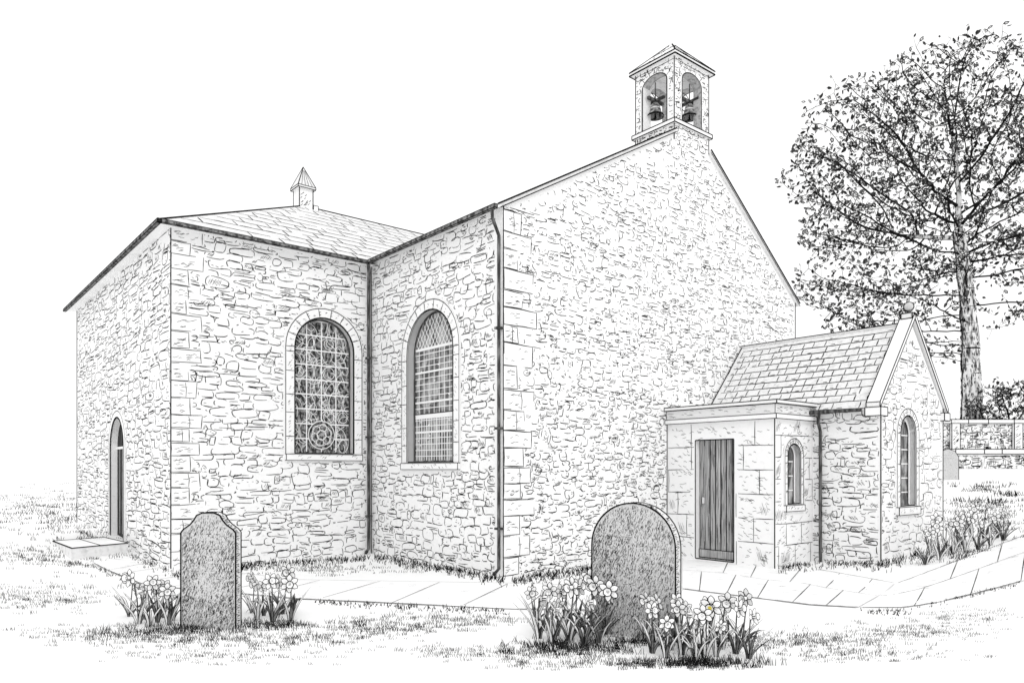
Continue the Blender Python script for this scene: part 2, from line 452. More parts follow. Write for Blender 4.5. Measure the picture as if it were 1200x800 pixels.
# nave roof
def slab(mb,pts,th,m):
    a=[Vector(p) for p in pts]; b=[p-Z*th for p in a]
    mb.poly(a,m); mb.poly(list(reversed(b)),m)
    for i in range(len(a)): j=(i+1)%len(a); mb.poly([a[i],b[i],b[j],a[j]],m)
mb=MB()
P=[L(-.16,-.06,rz(-.16)),L(-.16,TN+.1,rz(-.16)),L(4.58,TN+.1,rz(4.58)),L(4.58,.9,rz(4.58)),L(4.06,.9,rz(4.06)),L(4.06,-.06,rz(4.06))]
slab(mb,P,.06,SLATE)
e=8.40
P=[L(4.58,.9,rz(4.58)),L(4.58,TN+.1,rz(4.58)),L(e,TN+.1,rz(e)),L(e,-.06,rz(e)),L(5.11,-.06,rz(5.11)),L(5.11,.9,rz(5.11))]
slab(mb,P,.06,SLATE)
mb.tube([L(-.16,-.07,rz(-.16)),L(4.05,-.07,rz(4.05))],.013,INK,4); mb.tube([L(-.1,-.07,rz(-.1)-.07),L(4.05,-.07,rz(4.05)-.07)],.008,INK,4)
mb.tube([L(5.11,-.07,rz(5.11)),L(e,-.07,rz(e))],.014,INK,4); mb.tube([L(5.11,-.07,rz(5.11)-.06),L(e,-.07,rz(e)-.06)],.008,INK,4)
nn=math.sqrt(1+.56**2); Fn=Fr(L(-.16,-.06,rz(-.16)),dL,(dR+Z*.56)/nn,(Z-dR*.56)/nn)
slates(mb,Fn,[(0,0),(TN,0),(TN,5.3),(0.1,5.3)],.4,.5,.013)
part(mb,'nave_roof')
# wing roof
ze=5.53; ap=(0.42,8.075); za=ze+.55*(ap[1]-3.85); s0=-3.815; t0=3.85; t1=12.3
c0=L(s0,t0,ze); c1=L(s0,t1,ze); AP=L(*ap,za)
mb=MB()
front=[c0,L(-.16,t0,ze),L(4.0,ap[1],za),AP]; back=[c1,AP,L(4.0,ap[1],za),L(-.16,t1,ze)]
for q in (front,back,[c0,AP,c1]): mb.poly(q,SLATE)
mb.poly([c0-Z*.05,c1-Z*.05,L(0,t1,ze-.05),L(0,t0,ze-.05)],DRESS)
nn=math.sqrt(1+.55**2); Ff=Fr(c0,dR,(dL+Z*.55)/nn,(Z-dL*.55)/nn)
vl=(ap[1]-t0)*nn
slates(mb,Ff,[(0,0),(-.16-s0,0),(4.0-s0,vl),(ap[0]-s0,vl)],.40,.48,.030,.03)
mb.tube([c0,AP,L(4.0,ap[1],za)],.022,INK,5); mb.tube([L(-.16,t0,ze),L(4.0,ap[1],za)],.014,INK,4); mb.tube([c1,AP],.02,INK,5)
part(mb,'wing_roof')
def gut(mb,o,ax,ay,h): mb.obox(o,ax,ay,Z*h,GREYM,.006)
mb=MB(); gut(mb,c0-dL*.06-dR*.05-Z*.06,dR*(3.815-.12),dL*.06,.055)
gut(mb,c0-dL*.06-dR*.06-Z*.06,dL*(t1-t0+.12),dR*.06,.055)
part(mb,'gutter',None,'thin dark gutter along the eaves of the wing')
mb=MB(); gut(mb,L(-.22,-.06,ze-.06),dL*(t0-.03),dR*.06,.055)
part(mb,'gutter',None,'thin dark gutter along the eaves of the nave')
def pipe(pts,r,parent=None,lab=None):
    mb=MB(); mb.tube(pts,r,IRON,8)
    o=part(mb,'downpipe',parent,lab,False)
    if parent is None:
        z=.7
        while z<5.2:
            b=MB(); c=Vector((pts[2].x,pts[2].y,z)); b.obox(c-dR*.045-dL*.045,dR*.10,dL*.10,Z*.035,IRON); part(b,'bracket',o); z+=1.5
    return o
tp=t_at(584,-.08)
pipe([L(-.2,tp,5.45),L(-.19,tp,5.33),L(-.07,tp,5.1),L(-.07,tp,.12),L(-.16,tp+.02,.03)],.028,None,'black downpipe beside the quoined corner of the nave')
pipe([L(-.2,TW-.25,5.45),L(-.16,TW-.2,5.3),L(-.10,TW-.08,5.05),L(-.10,TW-.08,.1),L(-.2,TW-.15,.03)],.031,None,'black downpipe in the inner corner between nave and wing')
# finial on wing roof
mb=MB(); c=L(ap[0],ap[1]); w=.17
o=c-dR*w-dL*w; mb.obox(o+Z*(za-.25),dR*2*w,dL*2*w,Z*.62,DRESS,.013)
for q in range(16):
    x=R(.02,.28); y=R(za-.1,za+.3); Fx=Fr(o,dR,Z,-dL); mb.stroke(Fx,[(x,y),(x+.03,y+.02),(x+.05,y+.05)],.012,.003)
o2=c-dR*(w+.05)-dL*(w+.05)+Z*(za+.36); mb.obox(o2,dR*2*(w+.05),dL*2*(w+.05),Z*.05,DRESS,.01)
b=[o2+Z*.05,o2+dR*2*(w+.05)+Z*.05,o2+dR*2*(w+.05)+dL*2*(w+.05)+Z*.05,o2+dL*2*(w+.05)+Z*.05]; tip=c+Z*(za+.92)
for i in range(4): mb.poly([b[i],b[(i+1)%4],tip],SLATE); mb.tube([b[i],tip],.012,INK,4)
for k in range(1,5):
    f=k/5; mb.tube([b[0].lerp(b[1],f),b[0].lerp(b[1],f).lerp(tip,.8)],.006,INK,4)
mb.obox(c+dR*.17-dL*.2+Z*(za-.2),dR*.12,dL*.12,Z*.20,DRESS,.008)
part(mb,'roof_finial')
# bellcote
bs0,bs1,bt0,bt1=4.055,5.115,-.006,.93
mb=MB(); mb.obox(L(bs0,bt0,7.62),dR*(bs1-bs0),dL*(bt1-bt0),Z*.38,STONE)
mb.obox(L(bs0-.05,bt0-.05,8.0),dR*(bs1-bs0+.1),dL*(bt1-bt0+.1),Z*.075,DRESS,.010)
frs=[(Fr(L(0,bt0),dR,Z,-dL),bs0,bs1),(Fr(L(bs0,0),dL,Z,-dR),bt0,bt1),(Fr(L(0,bt1),dR,Z,dL),bs0,bs1),(Fr(L(bs1,0),dL,Z,dR),bt0,bt1)]
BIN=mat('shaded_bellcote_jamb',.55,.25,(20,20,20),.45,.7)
for F,u0,u1 in frs:
    uc=(u0+u1)/2; a=.30; sp=8.88; rs=.20; H=arch(uc,a,8.09,sp,rs)
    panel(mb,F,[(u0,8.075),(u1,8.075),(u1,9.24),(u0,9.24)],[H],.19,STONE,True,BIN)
    ok=lambda u,v:u0+.02<u<u1-.02 and (abs(u-uc)>a+.03 or v<8.05 or (v>sp and (((u-uc)/(a+.03))**2+((v-sp)/(rs+.03))**2)>1))
    rubble(mb,F,u0,u1,7.66,9.2,ok,.013,(.06,.11),(.10,.24),(.9,.6,.5,.4),0,None,.7)
    for i in range(3,18,3):
        x,y=H[i]; dx,dy=x-uc,(y-sp)+.15; l=math.hypot(dx,dy) or 1; mb.stroke(F,[(x,y),(x+dx/l*.05,y+dy/l*.05),(x+dx/l*.1,y+dy/l*.1)],.010)
    wline(mb,F,(u0,9.2),(u1,9.2),.012)
for a_,b_ in ((bs0,bt0),(bs1,bt0),(bs0,bt1),(bs1,bt1)): mb.tube([L(a_,b_,7.7),L(a_,b_,9.24)],.011,INK,4)
bc=part(mb,'bellcote')
mb=MB(); ov=.085; z0=9.24
q=[L(bs0-ov,bt0-ov,z0),L(bs1+ov,bt0-ov,z0),L(bs1+ov,bt1+ov,z0),L(bs0-ov,bt1+ov,z0)]
mb.poly(q,DRESS); q2=[p+Z*.06 for p in q]; tip=L((bs0+bs1)/2,(bt0+bt1)/2,9.86)
for i in range(4):
    j=(i+1)%4; mb.poly([q[i],q[j],q2[j],q2[i]],DRESS); mb.poly([q2[i],q2[j],tip],DRESS); mb.tube([q[i],q[j]],.014,INK,4); mb.tube([q2[i],q2[j]],.014,INK,4); mb.tube([q2[i],tip],.014,INK,4)
    for f in (.5,): mb.tube([q2[i].lerp(tip,f)+Z*.004,q2[j].lerp(tip,f)+Z*.004],.006,INK,4)
    for k in range(14):
        a=q2[i].lerp(q2[j],R(.1,.9)); g0=R(0,.8); mb.tube([a.lerp(tip,g0)+Z*.004,a.lerp(tip,g0+.07)+Z*.004],.005,INK,3)
mb.lathe(tip-Z*.05,[(.06,0),(.05,.08),(.0,.1)],DRESS,8)
part(mb,'bellcote_roof',bc)

# porch
PS=3.86; PT=-2.16; VS=5.06; VT=-3.3; VR=7.53; PZ=2.72
Fd=Fr(L(PS,0),dL,Z,-dR); Fp=Fr(L(0,PT),dR,Z,-dL)
dt0,dt1=t_at(860,PS),t_at(815,PS); dz=z_at(515,PS,(dt0+dt1)/2); zb=.04
mb=MB(); panel(mb,Fd,[(PT,-.2),(0,-.2),(0,PZ-.3),(PT,PZ-.3)],[[(dt0,zb),(dt0,dz),(dt1,dz),(dt1,zb)]],.14,DRESS)
def course(F,u0,u1,v0,v1,h,wid,ok,w=.0125):
    v=v0;i=0
    while v<v1:
        clipline(mb,F,(u0,v),(u1,v),w,ok,.005,.08,.03)
        u=u0+(wid*.5 if i%2 else .0)+R(-.1,.1)
        while u<u1:
            if u>u0+.08 and ok(u,v+.03) and ok(u,v+h*.9) and v+h<=v1+.05: mb.stroke(F,[(u,v),(u+R(-.01,.01),v+h*.5),(u,v+h)],w)
            if R(0,1)<.45:
                for q in range(random.randint(5,12)):
                    x=u+.06+q*.022; y=v+R(.04,.12)
                    if x<u1-.05 and ok(x,y) and ok(x+.06,y+h*.4): mb.stroke(F,[(x,y),(x+.02,y+h*.2),(x+.045,y+h*R(.3,.45))],.0055)
            u+=wid*R(.8,1.2)
        v+=h;i+=1
    for q in range(int((u1-u0)*(v1-v0)*80)):
        x,y=R(u0+.03,u1-.12),R(v0,v1-.05)
        if ok(x,y) and ok(x+.1,y): mb.stroke(F,[(x,y),(x+.03,y+R(-.01,.02)),(x+R(.04,.1),y+R(-.02,.05))],.007)
course(Fd,PT+.02,-.02,.0,PZ-.34,.40,.62,lambda u,v: not(dt0-.03<u<dt1+.03 and v<dz+.03))
W3=arcpar(922,937,520,590,'t',PT)
panel(mb,Fp,[(PS,-.2),(VS,-.2),(VS,PZ-.3),(PS,PZ-.3)],[arch(W3[0],W3[1],W3[2],W3[3]-W3[1])],.14,DRESS)
k3=okarch(W3,.1,.12)
course(Fp,PS+.02,VS-.02,.0,PZ-.34,.36,.5,lambda u,v:k3(u,v))
mb.tube([Fd(PT,-.1),Fd(PT,PZ)],.010,INK,4); mb.tube([Fd(0,-.1,.01),Fd(0,PZ-.3,.01)],.009,INK,4)
porch=part(mb,'porch')
mb=MB()
def band(z0,z1,o,ink=.008):
    mb.obox(L(PS-o,PT-o,z0),dR*(VS-PS+o),dL*(-PT+o),Z*(z1-z0),DRESS,ink)
band(PZ-.3,PZ-.22,.07); band(PZ-.22,PZ-.06,.02,.006); band(PZ-.06,PZ,.09,.010)
for (F,u0,u1,of) in ((Fd,PT,0,.023),(Fp,PS,VS,.023)):
    for q in range(26):
        x=R(u0,u1-.1); y=R(PZ-.20,PZ-.09); mb.stroke(F,[(x,y),(x+.03,y+.01),(x+R(.05,.1),y+.01)],.006,of)
part(mb,'cornice',porch)
mb=MB(); mb.poly([Fd(dt0,zb,-.12),Fd(dt1,zb,-.12),Fd(dt1,dz,-.12),Fd(dt0,dz,-.12)],DOORM)
for k in range(0,8):
    u=dt0+(dt1-dt0)*k/7; mb.stroke(Fd,[(u,zb),(u,(zb+dz)/2),(u,dz)],.017,-.116,False)
for k in range(110):
    u=R(dt0+.02,dt1-.02); v=R(zb+.2,dz-.3); mb.stroke(Fd,[(u,v),(u+R(-.004,.004),v+.1),(u,v+R(.15,.3))],.005,-.115)
for k in range(5):
    u=dt0+(dt1-dt0)*k/5+.05; mb.stroke(Fd,[(u,zb+.3),(u,(zb+dz)/2),(u,dz-.1)],.007,-.114,True,SLATE)
mb.obox(Fd(dt0+.01,zb+.02,-.115),dL*(dt1-dt0-.02),-dR*.02,Z*.14,DOORM,.006)
part(mb,'door',porch,'grey vertical plank door of the porch')
mb=MB(); mb.obox(Fd(dt1-.12,1.0,-.113),dL*.04,-dR*.03,Z*.12,LEAD,.004); part(mb,'handle',porch)
# vestry
Fv=Fr(L(VS,0),dL,Z,-dR); Fq=Fr(L(0,VT),dR,Z,-dL); EV=2.70; RS=6.22; RV=4.07
mb=MB(); panel(mb,Fv,[(VT,-.2),(0,-.2),(0,EV),(VT,EV)],[],.1,STONE)
rubble(mb,Fv,VT,PT,0,EV,lambda u,v:VT+.03<u<PT+.0 and v<EV-.05,.012,(.07,.14),(.18,.5),(.95,.8,.6,.55),.2,None,.7)
W4=arcpar(1054,1072,487,592,'t',VT)
vg=[(VS,-.2),(VR,-.2),(VR,EV),(RS,RV-.03),(VS,EV)]
panel(mb,Fq,vg,[arch(W4[0],W4[1],W4[2],W4[3]-W4[1])],.14,STONE)
k4=okarch(W4,.14,.16)
rubble(mb,Fq,VS,VR,0,RV,lambda u,v:VS+.03<u<VR-.03 and k4(u,v) and inpoly(u,v+.06,vg),.0112,(.09,.18),(.22,.5),(.85,.6,.4,.4),.14,None,.9)
F5=Fr(L(VR,0),dL,Z,dR); panel(mb,F5,[(VT,-.2),(0,-.2),(0,EV),(VT,EV)],[],.1,STONE)
rubble(mb,F5,VT,0,0,EV,lambda u,v:VT+.03<u<-.03 and v<EV-.05,.013,(.12,.2),(.25,.6),(.9,.6,.4,.4),.03)
mb.tube([Fq(VS,-.1),Fq(VS,EV)],.010,INK,4); mb.tube([Fq(VR,-.1),Fq(VR,EV)],.011,INK,4)
ves=part(mb,'vestry')
mb=MB(); es=4.95; sl=(RV-2.72)/(RS-VS); zes=RV-sl*(RS-es); er=VR+.08; slr=(RV-2.70)/(VR-RS); zer=RV-slr*(er-RS)
slab(mb,[L(es,VT+.02,zes),L(es,-.003,zes),L(RS,-.003,RV),L(RS,VT+.02,RV)],.05,SLATE)
slab(mb,[L(er,VT+.02,zer),L(er,-.003,zer),L(RS,-.003,RV),L(RS,VT+.02,RV)],.05,SLATE)
nn=math.sqrt(1+sl*sl); F6=Fr(L(es,VT+.02,zes),dL,(dR+Z*sl)/nn,(Z*1-dR*sl)/nn); VL=(RS-es)*nn
slates(mb,F6,[(.12,0),(3.28,0),(3.28,VL),(.12,VL)],.165,.21,.021,.01)
mb.tube([L(RS,VT,RV+.02),L(RS,0,RV+.02)],.02,DRESS,6); mb.tube([L(RS-.03,VT,RV+.03),L(RS-.03,-.01,RV+.03)],.010,INK,4)
mb.tube([L(es,-.02,zes),L(RS,-.02,RV)],.013,INK,4)
part(mb,'vestry_roof',ves)
mb=MB()
for (sa,za_,sb,zb_) in ((es-.03,zes-.02,RS,RV+.08),(er+.03,zer-.02,RS,RV+.08)):
    a=L(sa,VT-.05,za_); b=L(sb,VT-.05,zb_); mb.obox(a,(b-a),dL*.22,Z*.10,DRESS,.009)
mb.obox(L(es-.05,VT-.07,zes-.14),dR*.24,dL*.25,Z*.14,DRESS,.009); mb.obox(L(er-.19,VT-.07,zer-.14),dR*.24,dL*.25,Z*.14,DRESS,.009)
part(mb,'gable_coping',ves)
mb=MB(); fb=RV+.08
mb.obox(L(RS-.09,VT-.04,fb),dR*.18,dL*.18,Z*.09,SLATE,.010)
cb=L(RS,VT+.05,fb+.09)
mb.lathe(cb,[(.06,0),(.04,.03),(.03,.06)],IRON,12)
rb=.072
cb=cb+Z*(.05+rb); mb.lathe(cb,[(rb*math.sin(i*math.pi/8)+.001,-rb*math.cos(i*math.pi/8)) for i in range(9)],GRAVE,14)
vd=Vector((cb.x,cb.y,0)).normalized(); vs_=Vector((vd.y,-vd.x,0))
mb.tube([cb+(vs_*math.cos(q*math.pi/8)+Z*math.sin(q*math.pi/8))*rb for q in range(17)],.015,INK,4)
part(mb,'ball_finial',ves)
mb=MB(); mb.tube([L(es-.03,VT+.25,zes-.03),L(es-.03,PT-.0,zes-.03)],.032,IRON,8); part(mb,'gutter',ves)
tq=t_at(961,VS-.06)
pipe([L(es-.03,tq-.03,zes-.03),L(es-.01,tq,zes-.2),L(VS-.05,tq,zes-.35),L(VS-.05,tq,.12),L(VS-.13,tq-.05,.05)],.026,ves)
window(Fp,W3[0],W3[1],W3[2],W3[3],.09,'sash','small narrow arched window in the porch end',GLASS2,.12,.12)
window(Fq,W4[0],W4[1],W4[2],W4[3],.12,'sash','arched vestry window with glazing bars and stone sill',GLASS2,.12,.15)

# bells
for side in (0,1):
    if side==0: bx=4.34; by=t_at(768,4.34); lab='dark bell hanging in the left-facing arch of the bellcote'
    else: by=.28; bx=s_at(808,.28); lab='dark bell hanging in the gable-facing arch of the bellcote'
    c=L(bx,by,8.45); o=empty('bell',c); tag(o,lab,'bell',None); k=.95
    m=MB(); m.lathe(c,[(.17*k,0),(.165*k,.02),(.12*k,.09),(.10*k,.17),(.085*k,.22),(.04,.27),(.0,.28)],BELLM,18)
    m.lathe(c,[(.175*k,-.01),(.178*k,.012),(.165*k,.03)],INK,18); m.lathe(c,[(.107*k,.14),(.106*k,.155)],LEAD,18)
    m.tube([c+Z*.05,c-Z*.05],[.012,.025],INK,6); m.build('bell_body',o,c,True)
    m=MB(); m.obox(c-dR*.22-dL*.03+Z*.28,dR*.44,dL*.06,Z*.05,IRON); m.obox(c-dL*.22-dR*.03+Z*.285,dL*.44,dR*.06,Z*.04,IRON); m.build('headstock',o,c)
    m=MB(); m.tube([c+Z*.33,c+Z*.66],.010,IRON,6); m.tube([c+(dR*math.cos(q*math.pi/8)+Z*math.sin(q*math.pi/8))*.17+dL*.12+Z*.34 for q in range(17)],.008,IRON,4)
    m.tube([c-dR*.17+dL*.12+Z*.34,c+dR*.17+dL*.12+Z*.34],.006,IRON,4); m.build('wheel',o,c)

# ---------------------------------------------------------------- ground
xs=[-400,-200,-100,-60,-40,-30,-24,-20,-17]+[ -15+.5*i for i in range(80)]+[26,28,31,36,45,60,100,200,400]
ys=[-30,-10,0,2,3]+[4+.5*i for i in range(64)]+[37,40,45,52,60,80,120,200,400,900]
v=[(x,y,gz(x,y)) for y in ys for x in xs]; nx=len(xs)
f=[(j*nx+i,j*nx+i+1,(j+1)*nx+i+1,(j+1)*nx+i) for j in range(len(ys)-1) for i in range(nx-1)]
me=bpy.data.meshes.new('ground'); me.from_pydata(v,[],f); me.materials.append(GROUND); me.polygons.foreach_set('use_smooth',[True]*len(f))
g=bpy.data.objects.new('ground',me); COL.objects.link(g); g['kind']='structure'
class FrG:
    def __call__(s,u,v,d=0): return Vector((u,v,gz(u,v)+d))
FG=FrG()
PATHS=[]
def path(top,bot,joints,name='path',edge=.013,gap=.1,botgap=None,slant=0,mid=False):
    mb=MB(); n=24
    PATHS.append(top+bot[::-1])
    def samp(P,f):
        ls=[(P[i+1]-P[i]).length for i in range(len(P)-1)]; T=sum(ls)*f
        for i,l in enumerate(ls):
            if T<=l or i==len(ls)-1: return P[i].lerp(P[i+1],min(1,T/l))
            T-=l
    T=[G(*p) for p in top]; B=[G(*p) for p in bot]
    up=lambda p,o:Vector((p.x,p.y,gz(p.x,p.y)+o))
    for i in range(n*2):
        f0,f1=i/(2*n),(i+1)/(2*n)
        a,b,c,d=samp(T,f0),samp(T,f1),samp(B,f1),samp(B,f0)
        for k in range(3):
            g0,g1=k/3,(k+1)/3
            mb.poly([up(a.lerp(d,g0),.012),up(b.lerp(c,g0),.012),up(b.lerp(c,g1),.012),up(a.lerp(d,g1),.012)],PAVE)
    def ln(pts,w,m=None): mb.stroke(FG,[(p.x,p.y) for p in pts],w,.018,True,m)
    for P,gp_ in ((T,gap),(B,gap if botgap is None else botgap)):
        i=0
        while i<80:
            k=random.randint(4,9); pts=[samp(P,min(1,(i+q)/80)) for q in range(k)]
            pts=[p+Vector((0,R(-.006,.006),0)) for p in pts]
            if R(0,1)>gp_: ln(pts,edge*R(.8,1.2))
            i+=k-1
    if mid:
        for i in range(0,80,6):
            if R(0,1)<.85: ln([samp(T,min(1,(i+q)/80)).lerp(samp(B,min(1,(i+q)/80)),.5) for q in range(7)],.010)
    for i in range(1,joints):
        f0=i/joints+R(-.015,.015); a=samp(T,f0); b=samp(B,max(0,min(1,f0+slant+R(-.01,.01)))); e0,e1=R(0,.05),R(.92,1)
        if mid:
            e0,e1=((0,.5),(.5,1))[i%2]
        ln([a.lerp(b,e0+(e1-e0)*q/5) for q in range(6)],.011)
    for i in range(joints*7):
        f0=R(0,.97); p=samp(T,f0).lerp(samp(B,f0),R(.1,.9)); l=R(.04,.15); ln([p,p+Vector((l/2,.01,0)),p+Vector((l,R(-.02,.02),0))],.006)
    o=mb.build(name); o['kind']='structure'; return o
path([(148,652),(250,668),(345,680),(480,682),(600,684),(800,690)],[(110,660),(170,686),(350,702),(480,708),(600,714),(790,716)],12,gap=.08)
path([(800,653),(860,656),(905,664),(960,668),(1048,684)],[(800,690),(830,694),(880,700),(950,709),(1005,712)],11,gap=.15,botgap=.02,slant=.03,mid=True)
path([(1052,684),(1105,664),(1200,628),(1330,600)],[(1008,712),(1060,712),(1215,676),(1380,640)],11,gap=.1,botgap=.25,slant=.02,mid=True)

# doorstep
mb=MB(); q=[G(62,636),G(122,631),G(150,648),G(84,656)]
zt=max(p.z for p in q)+.03; a=[Vector((p.x,p.y,zt)) for p in q]; b=[Vector((p.x,p.y,zt-.3)) for p in q]
mb.poly(a,PAVE)
for i in range(4): j=(i+1)%4; mb.poly([a[i],a[j],b[j],b[i]],SLATE); mb.tube([a[i],a[j]],.012,INK,4)
mb.tube([a[0].lerp(a[1],.5)+Z*.003,a[3].lerp(a[2],.5)+Z*.003],.007,INK,4)
o=mb.build('doorstep',None,Vector((sum(p.x for p in a)/4,sum(p.y for p in a)/4,zt-.03))); tag(o,'broad flat stone doorstep outside the narrow arched wing door','doorstep')

# ---------------------------------------------------------------- gravestones
def gravestone(px,py,outline,th,yaw,label,hatch,dense=1):
    c=G(px,py); eu=Vector((math.cos(yaw),math.sin(yaw),0)); n=Vector((math.sin(yaw),-math.cos(yaw),0))
    F=Fr(c,eu,Z,n); mb=MB(); N=len(outline)
    for d in (0,-th): mb.poly([F(*p,d) for p in outline],GRAVE)
    for i in range(N):
        j=(i+1)%N; mb.poly([F(*outline[i]),F(*outline[j]),F(*outline[j],-th),F(*outline[i],-th)],GRIM)
        mb.tube([F(*outline[i]),F(*outline[j])],.009,INK,4); mb.tube([F(*outline[i],-th),F(*outline[j],-th)],.009,INK,4)
        ln_=math.hypot(outline[i][0]-outline[j][0],outline[i][1]-outline[j][1])
        k=0
        while k<ln_:
            f=k/ln_; u=outline[i][0]+(outline[j][0]-outline[i][0])*f; v=outline[i][1]+(outline[j][1]-outline[i][1])*f
            a0=R(0,.4); mb.tube([F(u,v,-th*a0),F(u,v+R(-.01,.01),-th*R(a0+.2,a0+.6))],.0028,INK,3); k+=R(.008,.02)
    ok=lambda u,v: inpoly(u,v,outline) and inpoly(u+.012,v+.018,outline) and inpoly(u-.012,v+.018,outline)
    w=max(p[0] for p in outline)
    for _ in range(int(9500*dense)):      # fine stipple and hatching, denser at the foot; edges thickened as drawn-in shading
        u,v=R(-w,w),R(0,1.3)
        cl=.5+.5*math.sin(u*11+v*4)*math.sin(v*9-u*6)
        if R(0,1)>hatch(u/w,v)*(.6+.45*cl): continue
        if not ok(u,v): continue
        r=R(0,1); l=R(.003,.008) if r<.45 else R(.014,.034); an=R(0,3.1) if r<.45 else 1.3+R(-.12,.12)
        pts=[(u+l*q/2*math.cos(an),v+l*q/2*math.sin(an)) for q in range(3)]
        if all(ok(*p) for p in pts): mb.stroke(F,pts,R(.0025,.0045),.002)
    v=.5
    while v<.98:
        u=-w*.6
        while u<w*.6:
            l=R(.01,.03)
            if R(0,1)<.5: mb.stroke(F,[(u,v),(u+l*.5,v+R(-.006,.006)),(u+l,v+R(-.004,.004))],.004,.003)
            u+=l+R(.005,.02)
        v+=.075
    o=mb.build('gravestone',None,c); tag(o,label,'gravestone'); return o
ol=[(-.285,-.15),(.285,-.15),(.285,.965),(.255,1.0),(.19,1.045),(.15,1.09),(.12,1.14),(.06,1.165),(-.06,1.165),(-.12,1.14),(-.15,1.09),(-.19,1.045),(-.255,1.0),(-.285,.965)]
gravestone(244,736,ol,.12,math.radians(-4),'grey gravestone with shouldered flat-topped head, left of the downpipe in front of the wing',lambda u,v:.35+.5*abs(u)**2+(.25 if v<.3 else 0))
a_=.425
orr=[(-a_,-.15),(a_,-.15)]+[(a_*math.cos(math.pi*i/22),.86+.42*math.sin(math.pi*i/22)) for i in range(23)]
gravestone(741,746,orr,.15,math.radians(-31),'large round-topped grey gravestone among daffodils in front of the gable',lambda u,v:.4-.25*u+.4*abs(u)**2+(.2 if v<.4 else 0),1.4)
so=[(-.3,-.2),(.3,-.2),(.3,.6),(.2,.75),(0,.82),(-.2,.75),(-.3,.6)]
gravestone(1111,562,so,.12,.1,'small distant headstone beside the vestry corner under the graveyard wall',lambda u,v:.2,.1)

# ---------------------------------------------------------------- graveyard walls
def rwall(x0,x1,y,z0,z1,th,label,piers=()):
    c=Vector(((x0+x1)/2,y,z0)); F=Fr(Vector((x0,y,0)),Vector((1,0,0)),Z,Vector((0,-1,0))); mb=MB()
    mb.obox(Vector((x0,y,z0-1)),Vector((x1-x0,0,0)),Vector((0,th,0)),Z*(z1-z0+1),STONE)
    okw=lambda u,v:0<u<x1-x0 and v<z1-.03
    rubble(mb,F,0,x1-x0,z0-.3,z1,okw,.024,(.10,.17),(.2,.5),(1,.8,.6,.6),.5,None,1)
    u=0
    while u<x1-x0-.1:                 # vertical pen hatching over the stones
        v=z0-.2
        while v<z1-.25:
            l=R(.1,.3)
            if R(0,1)<.55: mb.stroke(F,[(u,v),(u+.01,v+l*.5),(u+.02,v+l)],.012)
            v+=l+.03
        u+=R(.045,.075)
    o=mb.build('stone_wall',None,c); tag(o,label,'wall')
    m=MB(); m.obox(Vector((x0-.05,y-.08,z1)),Vector((x1-x0+.1,0,0)),Vector((0,th+.16,0)),Z*.14,DRESS,.015)
    k=x0
    while k<x1: m.tube([Vector((k,y-.085,z1)),Vector((k,y-.085,z1+.14))],.012,INK,4); k+=R(.5,.9)
    m.build('coping',o,c)
    for x in piers:
        m=MB(); m.obox(Vector((x-.14,y-.12,z0-.6)),Vector((.28,0,0)),Vector((0,.12,0)),Z*(z1-z0+.6),DRESS,.013)
        Fx=Fr(Vector((x-.14,y-.12,0)),Vector((1,0,0)),Z,Vector((0,-1,0)))
        for q in range(40): a,b=R(.03,.18),R(z0,z1-.1); m.stroke(Fx,[(a,b),(a+.03,b+.02),(a+.07,b+.05)],.014,.004)
        m.build('pilaster',o,c)
    return o
rwall(12.5,24,25,1.75,3.15,.4,'rubble stone graveyard wall with flat coping in front of the big tree',(14.9,17.0,21))
rwall(12.2,22,21.5,gz(14,21.5),gz(14,21.5)+.42,.35,'low kerb-like stone wall below the tall graveyard wall')

